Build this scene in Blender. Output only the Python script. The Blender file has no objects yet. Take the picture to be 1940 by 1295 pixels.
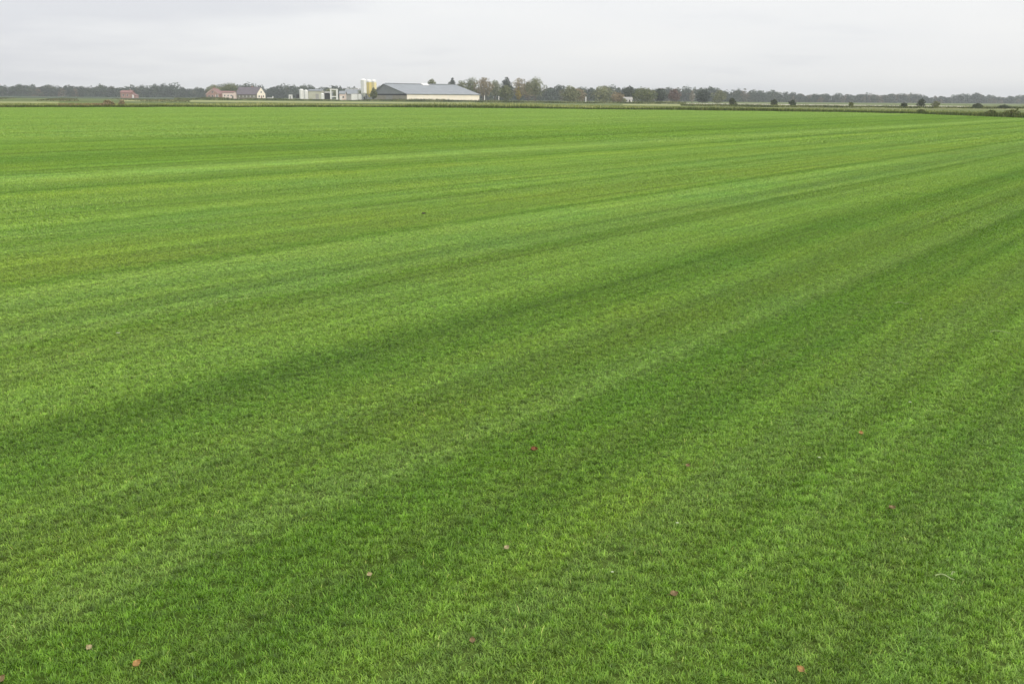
import bpy, bmesh, math, random
import numpy as np
from mathutils import Matrix, Vector

random.seed(7)
RNG = np.random.default_rng(11)
scene = bpy.context.scene
COL = scene.collection
R = math.radians

# ------------------------------------------------------------------ camera
F_PX, CAM_H = 1904.0, 1.7
HY0, HS = 179.0, 0.0079
ROLL = math.atan(HS)
PITCH = math.atan((647.5 - (HY0 + HS * 970)) * math.cos(ROLL) / F_PX)


def ray(px, py):
    x = (px - 970) / F_PX
    y = -(py - 647.5) / F_PX
    c, s = math.cos(ROLL), math.sin(ROLL)
    r, u = x * c - y * s, x * s + y * c
    cp, sp = math.cos(PITCH), math.sin(PITCH)
    return Vector((r, cp + u * sp, -sp + u * cp))


def hy(px):
    return HY0 + HS * px


def ground(px, py):
    d = ray(px, py)
    k = CAM_H / -d.z
    return Vector((d.x * k, d.y * k, 0))


def at(px, depth, z=0.0):
    """world point standing `depth` metres ahead in the picture column px"""
    d = ray(px, hy(px))
    k = depth / d.y
    return Vector((d.x * k, depth, z))


def hgt(px, py, depth):
    """height of a point seen at (px, py) and standing at that depth"""
    return CAM_H + (hy(px) - py) * depth / F_PX * 1.0


cam_d = bpy.data.cameras.new("camera")
cam = bpy.data.objects.new("camera", cam_d)
COL.objects.link(cam)
o = ray(970, 647.5)
rt = (ray(970 + F_PX, 647.5) - o).normalized()
up = (ray(970, 647.5 - F_PX) - o).normalized()
fw = o.normalized()
M = Matrix((rt, up, -fw)).transposed().to_4x4()
M.translation = (0, 0, CAM_H)
cam.matrix_world = M
cam_d.sensor_width = 36.0
cam_d.lens = F_PX / 1940 * 36.0
cam_d.clip_start = 0.05
cam_d.clip_end = 12000
scene.camera = cam

# ------------------------------------------------------------------ render look
scene.view_settings.view_transform = 'Standard'
scene.view_settings.look = 'None'
scene.view_settings.exposure = 0.0
scene.view_settings.gamma = 1.0
scene.cycles.use_denoising = True
scene.cycles.max_bounces = 8
scene.cycles.diffuse_bounces = 4
scene.cycles.transmission_bounces = 4
scene.cycles.transparent_max_bounces = 4

# ------------------------------------------------------------------ node helpers
def nn(nt, typ, **kw):
    n = nt.nodes.new(typ)
    for k, v in kw.items():
        setattr(n, k, v)
    return n


def math_node(nt, op, a, b=None, c=None):
    n = nn(nt, 'ShaderNodeMath', operation=op)
    for i, v in enumerate((a, b, c)):
        if v is None:
            continue
        if isinstance(v, (int, float)):
            n.inputs[i].default_value = v
        else:
            nt.links.new(v, n.inputs[i])
    return n.outputs[0]


def ramp(nt, fac, stops, interp='LINEAR'):
    n = nn(nt, 'ShaderNodeValToRGB')
    cr = n.color_ramp
    cr.interpolation = interp
    while len(cr.elements) < len(stops):
        cr.elements.new(0.5)
    for e, (p, c) in zip(cr.elements, stops):
        e.position = p
        e.color = (*c, 1) if len(c) == 3 else c
    nt.links.new(fac, n.inputs[0])
    return n.outputs[0]


def noise(nt, vec, scale, detail=3, rough=0.5):
    n = nn(nt, 'ShaderNodeTexNoise')
    n.inputs['Scale'].default_value = scale
    n.inputs['Detail'].default_value = detail
    n.inputs['Roughness'].default_value = rough
    if vec is not None:
        nt.links.new(vec, n.inputs['Vector'])
    return n.outputs[0]


def mixc(nt, fac, a, b, mode='MIX'):
    n = nn(nt, 'ShaderNodeMix', data_type='RGBA', blend_type=mode)
    for sock, v in ((n.inputs[0], fac), (n.inputs[6], a), (n.inputs[7], b)):
        if isinstance(v, (int, float)):
            sock.default_value = v
        elif isinstance(v, tuple):
            sock.default_value = (*v, 1)
        else:
            nt.links.new(v, sock)
    return n.outputs[2]


def new_mat(name):
    m = bpy.data.materials.new(name)
    m.use_nodes = True
    nt = m.node_tree
    b = nt.nodes['Principled BSDF']
    return m, nt, b


def plain(name, col, rough=0.7, var=0.12, scale=0.6, stretch=(1, 1, 1), metallic=0.0):
    """weathered paint / brick / render: base colour broken up by two scales of noise"""
    m, nt, b = new_mat(name)
    tc = nn(nt, 'ShaderNodeTexCoord')
    mp = nn(nt, 'ShaderNodeMapping')
    mp.inputs['Scale'].default_value = stretch
    nt.links.new(tc.outputs['Object'], mp.inputs[0])
    a = noise(nt, mp.outputs[0], scale, 4)
    c2 = noise(nt, mp.outputs[0], scale * 9, 2)
    f = math_node(nt, 'ADD', math_node(nt, 'MULTIPLY', a, 0.7), math_node(nt, 'MULTIPLY', c2, 0.3))
    lo = tuple(max(0, v * (1 - var * 2)) for v in col)
    hi = tuple(min(0.9, v * (1 + var * 1.4)) for v in col)
    c = ramp(nt, f, [(0.3, lo), (0.7, hi)])
    nt.links.new(c, b.inputs['Base Color'])
    b.inputs['Roughness'].default_value = rough
    b.inputs['Metallic'].default_value = metallic
    return m


def foliage_mat(name, stops, transl=0.25):
    m, nt, b = new_mat(name)
    at_ = nn(nt, 'ShaderNodeAttribute', attribute_name='tint')
    c = ramp(nt, at_.outputs['Fac'], stops)
    nt.links.new(c, b.inputs['Base Color'])
    b.inputs['Roughness'].default_value = 0.6
    b.inputs['Specular IOR Level'].default_value = 0.25
    tr = nn(nt, 'ShaderNodeBsdfTranslucent')
    nt.links.new(c, tr.inputs[0])
    mx = nn(nt, 'ShaderNodeMixShader')
    mx.inputs[0].default_value = transl
    nt.links.new(b.outputs[0], mx.inputs[1])
    nt.links.new(tr.outputs[0], mx.inputs[2])
    nt.links.new(mx.outputs[0], nt.nodes['Material Output'].inputs[0])
    return m


# ------------------------------------------------------------------ the lawn's own stripes
AZ = R(36.06)                      # the mower ran towards this bearing
NX, NY = -math.cos(AZ), math.sin(AZ)


def lawn_colour(nt, gain=1.0):
    """growth and mowing bands of the turf, by distance t across the mowing direction"""
    geo = nn(nt, 'ShaderNodeNewGeometry')
    sep = nn(nt, 'ShaderNodeSeparateXYZ')
    nt.links.new(geo.outputs['Position'], sep.inputs[0])
    flat = nn(nt, 'ShaderNodeCombineXYZ')
    nt.links.new(sep.outputs[0], flat.inputs[0])
    nt.links.new(sep.outputs[1], flat.inputs[1])
    P = flat.outputs[0]
    x, y = sep.outputs[0], sep.outputs[1]
    t0 = math_node(nt, 'ADD', math_node(nt, 'MULTIPLY', x, NX), math_node(nt, 'MULTIPLY', y, NY))
    s0 = math_node(nt, 'ADD', math_node(nt, 'MULTIPLY', x, -NY), math_node(nt, 'MULTIPLY', y, NX))
    # wobbling edges: a slow wander plus a ragged one
    w1 = math_node(nt, 'SUBTRACT', noise(nt, P, 0.16, 2), 0.5)
    w2 = math_node(nt, 'SUBTRACT', noise(nt, P, 4.0, 4, .65), 0.5)
    w = math_node(nt, 'ADD', math_node(nt, 'MULTIPLY', w1, 0.045), math_node(nt, 'MULTIPLY', w2, 0.09))
    ta = math_node(nt, 'MAXIMUM', math_node(nt, 'ABSOLUTE', t0), 0.2)
    u = math_node(nt, 'ADD', math_node(nt, 'LOGARITHM', ta, math.e), w)
    U0, U1 = -1.6, 5.0
    un = math_node(nt, 'DIVIDE', math_node(nt, 'SUBTRACT', u, U0), U1 - U0)
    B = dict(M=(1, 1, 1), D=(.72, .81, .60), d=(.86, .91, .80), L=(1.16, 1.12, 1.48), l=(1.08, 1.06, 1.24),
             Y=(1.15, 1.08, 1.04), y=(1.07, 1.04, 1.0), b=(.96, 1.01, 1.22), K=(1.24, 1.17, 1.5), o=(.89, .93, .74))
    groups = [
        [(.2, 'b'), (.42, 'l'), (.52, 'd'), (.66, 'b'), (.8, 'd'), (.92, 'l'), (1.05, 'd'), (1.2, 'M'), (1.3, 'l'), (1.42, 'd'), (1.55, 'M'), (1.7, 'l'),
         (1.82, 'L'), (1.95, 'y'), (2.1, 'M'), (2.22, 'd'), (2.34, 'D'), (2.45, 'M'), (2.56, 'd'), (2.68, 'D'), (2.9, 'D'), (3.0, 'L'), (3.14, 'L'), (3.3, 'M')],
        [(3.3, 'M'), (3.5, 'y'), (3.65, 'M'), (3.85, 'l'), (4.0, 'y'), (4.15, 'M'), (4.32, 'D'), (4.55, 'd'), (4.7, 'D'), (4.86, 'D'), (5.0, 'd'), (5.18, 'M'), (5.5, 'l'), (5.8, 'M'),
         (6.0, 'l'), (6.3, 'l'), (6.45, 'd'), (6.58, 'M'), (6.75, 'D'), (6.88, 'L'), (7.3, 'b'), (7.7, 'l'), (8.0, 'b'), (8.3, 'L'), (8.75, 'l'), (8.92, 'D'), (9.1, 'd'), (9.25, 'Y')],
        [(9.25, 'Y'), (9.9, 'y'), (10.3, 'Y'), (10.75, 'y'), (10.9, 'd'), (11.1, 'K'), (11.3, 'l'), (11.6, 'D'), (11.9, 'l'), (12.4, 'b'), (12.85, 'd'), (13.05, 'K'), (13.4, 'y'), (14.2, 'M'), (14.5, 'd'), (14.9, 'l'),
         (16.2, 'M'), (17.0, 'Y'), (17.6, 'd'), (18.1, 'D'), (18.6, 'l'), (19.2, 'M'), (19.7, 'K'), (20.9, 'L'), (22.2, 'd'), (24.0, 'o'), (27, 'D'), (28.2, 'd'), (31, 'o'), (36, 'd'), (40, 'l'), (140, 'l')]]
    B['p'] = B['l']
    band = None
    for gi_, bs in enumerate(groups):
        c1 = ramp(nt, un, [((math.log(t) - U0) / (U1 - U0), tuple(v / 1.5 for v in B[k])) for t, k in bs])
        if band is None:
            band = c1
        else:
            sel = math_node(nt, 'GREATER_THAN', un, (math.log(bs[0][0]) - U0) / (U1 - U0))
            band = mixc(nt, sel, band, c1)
    # nearer strips darkened: canopy shade of a steeper view painted into the colour
    near_shade = ramp(nt, un, [((math.log(t) - U0) / (U1 - U0), c) for t, c in ((.8, (.80, .85, .70)), (2.6, (.72, .78, .60)), (3.6, (.79, .84, .68)), (5.2, (.87, .90, .81)), (9.0, (.95, .95, .94)), (15, (1, 1, 1)))])
    band = mixc(nt, 1.0, band, near_shade, 'MULTIPLY')
    # fine wheel and roller lines along the run, only a few per cent
    st = nn(nt, 'ShaderNodeCombineXYZ')
    nt.links.new(math_node(nt, 'MULTIPLY', t0, 2.6), st.inputs[0])
    nt.links.new(math_node(nt, 'MULTIPLY', s0, 0.03), st.inputs[1])
    f1 = noise(nt, st.outputs[0], 1.0, 3, 0.6)
    f2 = noise(nt, st.outputs[0], 0.25, 2, 0.6)
    f3 = noise(nt, st.outputs[0], 3.0, 2, 0.6)
    fine = math_node(nt, 'ADD', math_node(nt, 'MULTIPLY_ADD', f1, 0.65, 0.675), math_node(nt, 'MULTIPLY_ADD', f2, 0.60, -0.30))
    fine = math_node(nt, 'ADD', fine, math_node(nt, 'MULTIPLY_ADD', f3, 0.75, -0.375))
    # growth clumps a few centimetres to a hand across, plus painted shadow gaps
    p1 = noise(nt, P, 6.0, 3, 0.65)
    p2 = noise(nt, P, 24.0, 2, 0.6)
    patch = math_node(nt, 'ADD', math_node(nt, 'MULTIPLY_ADD', p1, 0.5, 0.75), math_node(nt, 'MULTIPLY_ADD', p2, 1.8, -0.9))
    patch = math_node(nt, 'MAXIMUM', patch, 0.35)
    big = noise(nt, P, 0.35, 3, 0.6)
    hue = ramp(nt, big, [(0.3, (.93, 1.0, 1.08)), (0.5, (1, 1, 1)), (0.7, (1.07, 1.01, .95))])
    k = math_node(nt, 'MULTIPLY', math_node(nt, 'MULTIPLY', fine, patch), 1.5 * gain)
    kc = nn(nt, 'ShaderNodeCombineColor')
    for i in range(3):
        nt.links.new(k, kc.inputs[i])
    c = mixc(nt, 1.0, band, hue, 'MULTIPLY')
    return mixc(nt, 1.0, c, kc.outputs[0], 'MULTIPLY'), P


GRASS_BASE = (0.300, 0.452, 0.075)


def grass_mat():
    m, nt, b = new_mat('turf_grass')
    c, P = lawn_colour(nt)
    rn = nn(nt, 'ShaderNodeAttribute', attribute_name='rnd')
    blade = ramp(nt, rn.outputs['Fac'], [(0.0, (.30, .40, .28)), (0.4, (.86, .93, .88)), (0.85, (1.12, 1.10, 1.05)), (0.955, (1.22, 1.15, 1.25)),
                                         (0.975, (2.2, 1.5, 3.0)), (1.0, (2.4, 1.5, 3.2))])
    c = mixc(nt, 1.0, c, blade, 'MULTIPLY')
    c = mixc(nt, 1.0, c, GRASS_BASE, 'MULTIPLY')
    nt.links.new(c, b.inputs['Base Color'])
    b.inputs['Roughness'].default_value = 0.42
    b.inputs['Specular IOR Level'].default_value = 0.3
    tr = nn(nt, 'ShaderNodeBsdfTranslucent')
    c3 = mixc(nt, 1.0, c, (1.1, 1.15, 0.6), 'MULTIPLY')
    nt.links.new(c3, tr.inputs[0])
    mx = nn(nt, 'ShaderNodeMixShader')
    mx.inputs[0].default_value = 0.22
    nt.links.new(b.outputs[0], mx.inputs[1])
    nt.links.new(tr.outputs[0], mx.inputs[2])
    nt.links.new(mx.outputs[0], nt.nodes['Material Output'].inputs[0])
    return m


def field_mat():
    m, nt, b = new_mat('turf_soil')
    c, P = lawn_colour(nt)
    c = mixc(nt, 1.0, c, tuple(v * 0.38 for v in GRASS_BASE), 'MULTIPLY')
    n = noise(nt, P, 40, 3)
    c = mixc(nt, math_node(nt, 'MULTIPLY', n, 0.5), c, (0.035, 0.040, 0.012))
    nt.links.new(c, b.inputs['Base Color'])
    b.inputs['Roughness'].default_value = 0.9
    b.inputs['Specular IOR Level'].default_value = 0.1
    return m


# ------------------------------------------------------------------ mesh helpers
def np_mesh(name, verts, faces_flat, loop_counts, attrs=None, mat=None):
    me = bpy.data.meshes.new(name)
    nv = len(verts)
    me.vertices.add(nv)
    me.vertices.foreach_set('co', np.asarray(verts, dtype=np.float32).ravel())
    if len(faces_flat):
        lc = np.asarray(loop_counts, dtype=np.int32)
        me.loops.add(len(faces_flat))
        me.loops.foreach_set('vertex_index', np.asarray(faces_flat, dtype=np.int32))
        me.polygons.add(len(lc))
        me.polygons.foreach_set('loop_start', np.concatenate(([0], np.cumsum(lc)[:-1])).astype(np.int32))
        me.polygons.foreach_set('loop_total', lc)
    for an, (typ, data) in (attrs or {}).items():
        a = me.attributes.new(an, typ, 'POINT')
        key = 'vector' if typ == 'FLOAT_VECTOR' else 'value'
        a.data.foreach_set(key, np.asarray(data, dtype=np.int32 if typ == 'INT' else np.float32).ravel())
    me.update(calc_edges=True)
    if mat:
        me.materials.append(mat)
    return me


class MB:
    """collects boxes, prisms, tubes and loose faces, links them as ONE mesh object"""
    def __init__(self):
        self.v, self.f = [], []

    def add(self, vs, fs):
        b = len(self.v)
        self.v += [tuple(p) for p in vs]
        self.f += [tuple(i + b for i in q) for q in fs]
        return self

    def box(self, x0, x1, y0, y1, z0, z1):
        vs = [(x, y, z) for z in (z0, z1) for y in (y0, y1) for x in (x0, x1)]
        return self.add(vs, [(0, 2, 3, 1), (4, 5, 7, 6), (0, 1, 5, 4), (2, 6, 7, 3), (0, 4, 6, 2), (1, 3, 7, 5)])

    def prism(self, poly, axis, a0, a1):
        """polygon (p, q) pushed along an axis: 'x' -> (a,p,q), 'y' -> (p,a,q), 'z' -> (p,q,a)"""
        n = len(poly)
        mk = {'x': lambda a, p, q: (a, p, q), 'y': lambda a, p, q: (p, a, q), 'z': lambda a, p, q: (p, q, a)}[axis]
        vs = [mk(a, p, q) for a in (a0, a1) for p, q in poly]
        fs = [tuple(range(n))[::-1], tuple(range(n, 2 * n))]
        fs += [(i, (i + 1) % n, n + (i + 1) % n, n + i) for i in range(n)]
        return self.add(vs, fs)

    def lathe(self, prof, cx=0, cy=0, seg=24):
        vs, fs = [], []
        for r, z in prof:
            for k in range(seg):
                a = 2 * math.pi * k / seg
                vs.append((cx + r * math.cos(a), cy + r * math.sin(a), z))
        for i in range(len(prof) - 1):
            for k in range(seg):
                k2 = (k + 1) % seg
                fs.append((i * seg + k, i * seg + k2, (i + 1) * seg + k2, (i + 1) * seg + k))
        fs.append(tuple(range(seg))[::-1])
        fs.append(tuple((len(prof) - 1) * seg + k for k in range(seg)))
        return self.add(vs, fs)

    def tube(self, p0, p1, r0, r1=None, seg=7):
        r1 = r0 if r1 is None else r1
        p0, p1 = Vector(p0), Vector(p1)
        d = (p1 - p0).normalized()
        a = d.orthogonal().normalized()
        b = d.cross(a)
        vs = []
        for p, r in ((p0, r0), (p1, r1)):
            for k in range(seg):
                t = 2 * math.pi * k / seg
                vs.append(p + a * (r * math.cos(t)) + b * (r * math.sin(t)))
        fs = [(k, (k + 1) % seg, seg + (k + 1) % seg, seg + k) for k in range(seg)]
        fs += [tuple(range(seg))[::-1], tuple(range(seg, 2 * seg))]
        return self.add(vs, fs)

    def build(self, name, mat, parent=None, loc=None, rz=0.0):
        me = bpy.data.meshes.new(name)
        me.from_pydata(self.v, [], self.f)
        me.materials.append(mat)
        bm = bmesh.new()
        bm.from_mesh(me)
        bmesh.ops.recalc_face_normals(bm, faces=bm.faces)
        bm.to_mesh(me)
        bm.free()
        ob = bpy.data.objects.new(name, me)
        COL.objects.link(ob)
        if parent:
            ob.parent = parent
        if loc is not None:
            ob.location = loc
        ob.rotation_euler.z = rz
        return ob


def tag(ob, label, cat, group=None):
    ob['label'] = label
    ob['category'] = cat
    if group:
        ob['group'] = group
    return ob


def thing(name, loc, rz, label, cat, group=None):
    e = bpy.data.objects.new(name, None)
    COL.objects.link(e)
    e.location = loc
    e.rotation_euler.z = rz
    e.empty_display_size = 0.2
    return tag(e, label, cat, group)


def link(name, me, kind=None, parent=None):
    ob = bpy.data.objects.new(name, me)
    COL.objects.link(ob)
    if kind:
        ob['kind'] = kind
    if parent:
        ob.parent = parent
    return ob


# ------------------------------------------------------------------ ground sheets
EDGE_PX = [(-700, 203.5), (-300, 203.5), (0, 204), (300, 203.2), (700, 203.2), (900, 205), (1300, 209), (1600, 213), (1800, 217), (1940, 221), (2060, 226), (2200, 234)]
EDGE = [ground(*p) for p in EDGE_PX]


def edge_y(x):
    """far boundary of the turf field at a given x"""
    xs = [p.x for p in EDGE]
    ys = [p.y for p in EDGE]
    return float(np.interp(x, xs, ys))


def edge_depth(px):
    q = at(px, 1.0)
    if px <= EDGE_PX[0][0]:
        return EDGE[0].y
    lo, hi = 20.0, 400.0
    y = lo
    while y < hi:
        if not inside_field(q.x * y, y):
            return y
        y += .5
    return hi


def inside_field(x, y):
    if x < EDGE[0].x - 60 or x > EDGE[-1].x + 2:
        return False
    return y < edge_y(x)


def sheet(name, pts, z, mat):
    me = bpy.data.meshes.new(name)
    me.from_pydata([(p[0], p[1], z) for p in pts], [], [tuple(range(len(pts)))])
    me.materials.append(mat)
    return link(name, me, 'structure')


def meadow_mat(name, stops, sx=0.004, sy=0.03):
    m, nt, b = new_mat(name)
    geo = nn(nt, 'ShaderNodeNewGeometry')
    mp = nn(nt, 'ShaderNodeMapping')
    mp.inputs['Scale'].default_value = (sx, sy, 1)
    nt.links.new(geo.outputs['Position'], mp.inputs[0])
    n = noise(nt, mp.outputs[0], 1.0, 4, 0.6)
    n2 = noise(nt, geo.outputs['Position'], 0.8, 3)
    f = math_node(nt, 'ADD', math_node(nt, 'MULTIPLY', n, 0.85), math_node(nt, 'MULTIPLY', n2, 0.15))
    nt.links.new(ramp(nt, f, stops), b.inputs['Base Color'])
    b.inputs['Roughness'].default_value = 0.9
    b.inputs['Specular IOR Level'].default_value = 0.1
    return m


M_meadow = meadow_mat('meadow', [(0.35, (.075, .105, .030)), (0.5, (.125, .165, .045)), (0.65, (.20, .20, .075))])
sheet('ground', [(-6000, -2000), (6000, -2000), (6000, 9000), (-6000, 9000)], -0.02, M_meadow)
field_pts = [(EDGE[0].x - 60, -40), (EDGE[-1].x + 2, -40)] + [(p.x, p.y) for p in reversed(EDGE)] + [(EDGE[0].x - 60, EDGE[0].y)]
sheet('turf_field', field_pts, 0.0, field_mat())

M_straw = meadow_mat('stubble', [(0.35, (.20, .24, .085)), (0.6, (.36, .36, .16))], 0.01, 0.1)
M_dull = meadow_mat('dull_crop', [(0.35, (.045, .070, .035)), (0.6, (.075, .100, .050))], 0.006, 0.05)
M_track = meadow_mat('track', [(0.35, (.40, .37, .27)), (0.6, (.55, .52, .42))], 0.02, 0.3)


def strip(name, pxs, d0, d1, z, mat):
    """a field strip between two depth lines given as functions or lists over picture columns"""
    a = [at(px, np.interp(px, *zip(*d0)), 0) for px in pxs]
    b = [at(px, np.interp(px, *zip(*d1)), 0) for px in reversed(pxs)]
    return sheet(name, [(p.x, p.y) for p in a + b], z, mat)


strip('crop_field', [-500, -200, 100, 400], [(-500, 480), (400, 520)], [(-500, 1000), (400, 1000)], -0.012, M_dull)
strip('stubble_field', [-400, -100, 110], [(-400, 205), (110, 215)], [(-400, 250), (110, 262)], -0.008, M_straw)
strip('pasture_strip', [230, 600, 900], [(230, 300), (900, 310)], [(230, 410), (900, 390)], -0.008, M_straw)
strip('farm_track', [930, 1150, 1300, 1700, 2200], [(930, 470), (1300, 440), (1700, 380), (2200, 330)], [(930, 560), (1300, 530), (1700, 470), (2200, 400)], -0.006, M_track)
strip('stubble_strip', [1180, 1500, 1800, 2200], [(1180, 300), (2200, 240)], [(1180, 400), (2200, 315)], -0.009, M_straw)

# ------------------------------------------------------------------ grass blades of the turf field
def blades(n, size, length, width, tufts, lean=0.9):
    """n blades scattered in tufts over a size x size patch centred on the origin; 5 verts, quad + tri each"""
    nt_ = int(tufts * size * size)
    tc = RNG.uniform(-size / 2, size / 2, (nt_, 2))
    tr = RNG.random(nt_)
    th = RNG.normal(1.0, 0.30, nt_).clip(.35, 1.6)
    ti = RNG.integers(0, nt_, n)
    sp = 0.45 / math.sqrt(tufts)
    off = RNG.normal(0, sp, (n, 2))
    p = tc[ti] + off
    free = RNG.random(n) < 0.2
    p[free] = RNG.uniform(-size / 2, size / 2, (free.sum(), 2))
    p = (p + size / 2) % size - size / 2
    L = length * RNG.uniform(0.65, 1.25, n) * th[ti]
    wd = width * RNG.uniform(0.7, 1.3, n)
    ang = np.arctan2(off[:, 1], off[:, 0]) + RNG.normal(0, 0.9, n)
    ln = np.abs(RNG.normal(0, 0.85, n)) * lean + 0.15 + 0.25 * lean * np.hypot(off[:, 0], off[:, 1]) / sp
    ln = ln.clip(0, 1.4)
    d = np.stack([np.cos(ang), np.sin(ang)], 1)
    fa = ang + math.pi / 2 + RNG.normal(0, 0.5, n)
    w = np.stack([np.cos(fa), np.sin(fa)], 1) * wd[:, None] / 2
    h1 = 0.55 * L
    l1 = ln * 0.65
    mid = p + d * (h1 * np.sin(l1))[:, None]
    mz = h1 * np.cos(l1)
    l2 = ln * 1.45
    tip = mid + d * (0.45 * L * np.sin(l2))[:, None]
    tz = mz + 0.45 * L * np.cos(l2)
    V = np.zeros((n, 5, 3), np.float32)
    V[:, 0, :2], V[:, 1, :2] = p - w, p + w
    V[:, 2, :2], V[:, 3, :2] = mid - w * .8, mid + w * .8
    V[:, 2, 2] = V[:, 3, 2] = mz
    V[:, 4, :2], V[:, 4, 2] = tip, tz
    i = np.arange(n)[:, None] * 5
    faces = np.concatenate([i + np.array([[0, 1, 3, 2]]), i + np.array([[2, 3, 4]])], 1).ravel()
    counts = np.tile([4, 3], n)
    rnd = np.repeat((RNG.random(n) * 0.6 + 0.4 * tr[ti] * RNG.uniform(.8, 1, n)).clip(0, 0.95), 5)
    pale = np.repeat(RNG.random(n) < 0.004, 5)
    rnd[pale] = RNG.uniform(0.96, 1.0, pale.sum())
    return V.reshape(-1, 3), faces, counts, rnd


def make_grass():
    lods = [  # size, blades, length, width, tufts per m2, variants, nearest, farthest
        (1.0, 36000, .0185, .0026, 1700, 6, 0.0, 16.0),
        (2.0, 52000, .024, .0050, 480, 3, 16.0, 45.0),
        (6.0, 60000, .040, .015, 55, 3, 45.0, 250.0)]
    VS, FS, LC, RN, GV = [], [], [], [], []
    base = 0
    gid = 0
    pts, ptv, prot, pscl = [], [], [], []
    for size, n, L, wd, tuf, nv, d0, d1 in lods:
        for k in range(nv):
            v, f, c, rn = blades(n, size, L, wd, tuf)
            VS.append(v); FS.append(f + base); LC.append(c); RN.append(rn)
            GV.append(np.full(len(v), gid + k))
            base += len(v)
        # cells of this size whose centre lies in the ring and in the widened view
        m = int((d1 + 14) / size) + 2
        for iy in range(-int(6 / size) - 1, m):
            for ix in range(-m, m):
                x, y = (ix + .5) * size, (iy + .5) * size
                r = math.hypot(x, y)
                # ring edges fall on the coarse 2 m / 6 m cells so that no cell is filled twice
                cs = 6.0
                cx, cy = (math.floor(x / cs) + .5) * cs, (math.floor(y / cs) + .5) * cs
                rc = math.hypot(cx, cy)
                lod_c = 0 if rc < 16 else (1 if rc < 45 else 2)
                if lod_c != (0 if size == 1.0 else 1 if size == 2.0 else 2):
                    continue
                if r > 9 and (y < 0 or abs(x) > 0.72 * y + 9):
                    continue
                if not inside_field(x, y):
                    continue
                pts.append((x, y, 0.0))
                ptv.append(gid + random.randrange(nv))
                prot.append((0, 0, random.randrange(4) * math.pi / 2))
                s = random.uniform(.92, 1.08)
                pscl.append((1, 1, s))
        gid += nv
    npnt = len(pts)
    V = np.concatenate(VS + [np.array(pts, np.float32)])
    nb = base
    rnd = np.concatenate(RN + [np.zeros(npnt)])
    gv = np.concatenate(GV + [np.full(npnt, -1)])
    pv = np.concatenate([np.full(nb, -1), np.array(ptv)])
    rot = np.concatenate([np.zeros((nb, 3)), np.array(prot)])
    scl = np.concatenate([np.ones((nb, 3)), np.array(pscl)])
    me = np_mesh('grass', V, np.concatenate(FS), np.concatenate(LC),
                 {'rnd': ('FLOAT', rnd), 'gv': ('INT', gv), 'pv': ('INT', pv), 'rot': ('FLOAT_VECTOR', rot), 'scl': ('FLOAT_VECTOR', scl)},
                 grass_mat())
    ob = link('grass', me, 'stuff')
    tag(ob, 'short mown green turf grass with darker and paler stripes across the field', 'grass')
    ng = bpy.data.node_groups.new('grass_patches', 'GeometryNodeTree')
    ng.interface.new_socket('Geometry', in_out='INPUT', socket_type='NodeSocketGeometry')
    ng.interface.new_socket('Geometry', in_out='OUTPUT', socket_type='NodeSocketGeometry')
    gi, go = ng.nodes.new('NodeGroupInput'), ng.nodes.new('NodeGroupOutput')

    def named(nm, typ):
        n = ng.nodes.new('GeometryNodeInputNamedAttribute')
        n.data_type = typ
        n.inputs[0].default_value = nm
        return [s for s in n.outputs if s.enabled and s.name == 'Attribute'][0]

    def pick(nm, k):
        c = ng.nodes.new('FunctionNodeCompare')
        c.data_type = 'INT'
        c.operation = 'EQUAL'
        ins = [s for s in c.inputs if s.enabled]
        ng.links.new(named(nm, 'INT'), ins[0])
        ins[1].default_value = k
        s = ng.nodes.new('GeometryNodeSeparateGeometry')
        s.domain = 'POINT'
        ng.links.new(gi.outputs[0], s.inputs[0])
        ng.links.new(c.outputs[0], s.inputs[1])
        return s.outputs[0]

    join = ng.nodes.new('GeometryNodeJoinGeometry')
    for k in range(gid):
        ip = ng.nodes.new('GeometryNodeInstanceOnPoints')
        ng.links.new(pick('pv', k), ip.inputs['Points'])
        ng.links.new(pick('gv', k), ip.inputs['Instance'])
        ng.links.new(named('rot', 'FLOAT_VECTOR'), ip.inputs['Rotation'])
        ng.links.new(named('scl', 'FLOAT_VECTOR'), ip.inputs['Scale'])
        ng.links.new(ip.outputs[0], join.inputs[0])
    ng.links.new(join.outputs[0], go.inputs[0])
    md = ob.modifiers.new('patches', 'NODES')
    md.node_group = ng
    print('grass cells', npnt)


make_grass()

# ------------------------------------------------------------------ rough grass and reeds beyond the field
def tall_blades(pts, length, width, lean=0.35):
    """a flat list of grass stems at the given ground points"""
    pts = np.asarray(pts)
    n = len(pts)
    L = np.asarray(length) * RNG.uniform(.6, 1.3, n)
    a = RNG.uniform(0, 2 * math.pi, n)
    ln = np.abs(RNG.normal(0, lean, n))
    d = np.stack([np.cos(a), np.sin(a)], 1)
    fa = RNG.uniform(0, math.pi, n)
    w = np.stack([np.cos(fa), np.sin(fa)], 1) * (width * RNG.uniform(.6, 1.4, n))[:, None] / 2
    V = np.zeros((n, 5, 3), np.float32)
    p = pts[:, :2]
    mid = p + d * (L * .55 * np.sin(ln * .6))[:, None]
    tip = mid + d * (L * .45 * np.sin(ln * 1.6))[:, None]
    V[:, 0, :2], V[:, 1, :2] = p - w, p + w
    V[:, 0, 2] = V[:, 1, 2] = -.02
    V[:, 2, :2], V[:, 3, :2] = mid - w, mid + w
    V[:, 2, 2] = V[:, 3, 2] = L * .55 * np.cos(ln * .6)
    V[:, 4, :2] = tip
    V[:, 4, 2] = V[:, 2, 2] + L * .45 * np.cos(ln * 1.6)
    i = np.arange(n)[:, None] * 5
    faces = np.concatenate([i + np.array([[0, 1, 3, 2]]), i + np.array([[2, 3, 4]])], 1).ravel()
    return V.reshape(-1, 3), faces, np.tile([4, 3], n)


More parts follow.
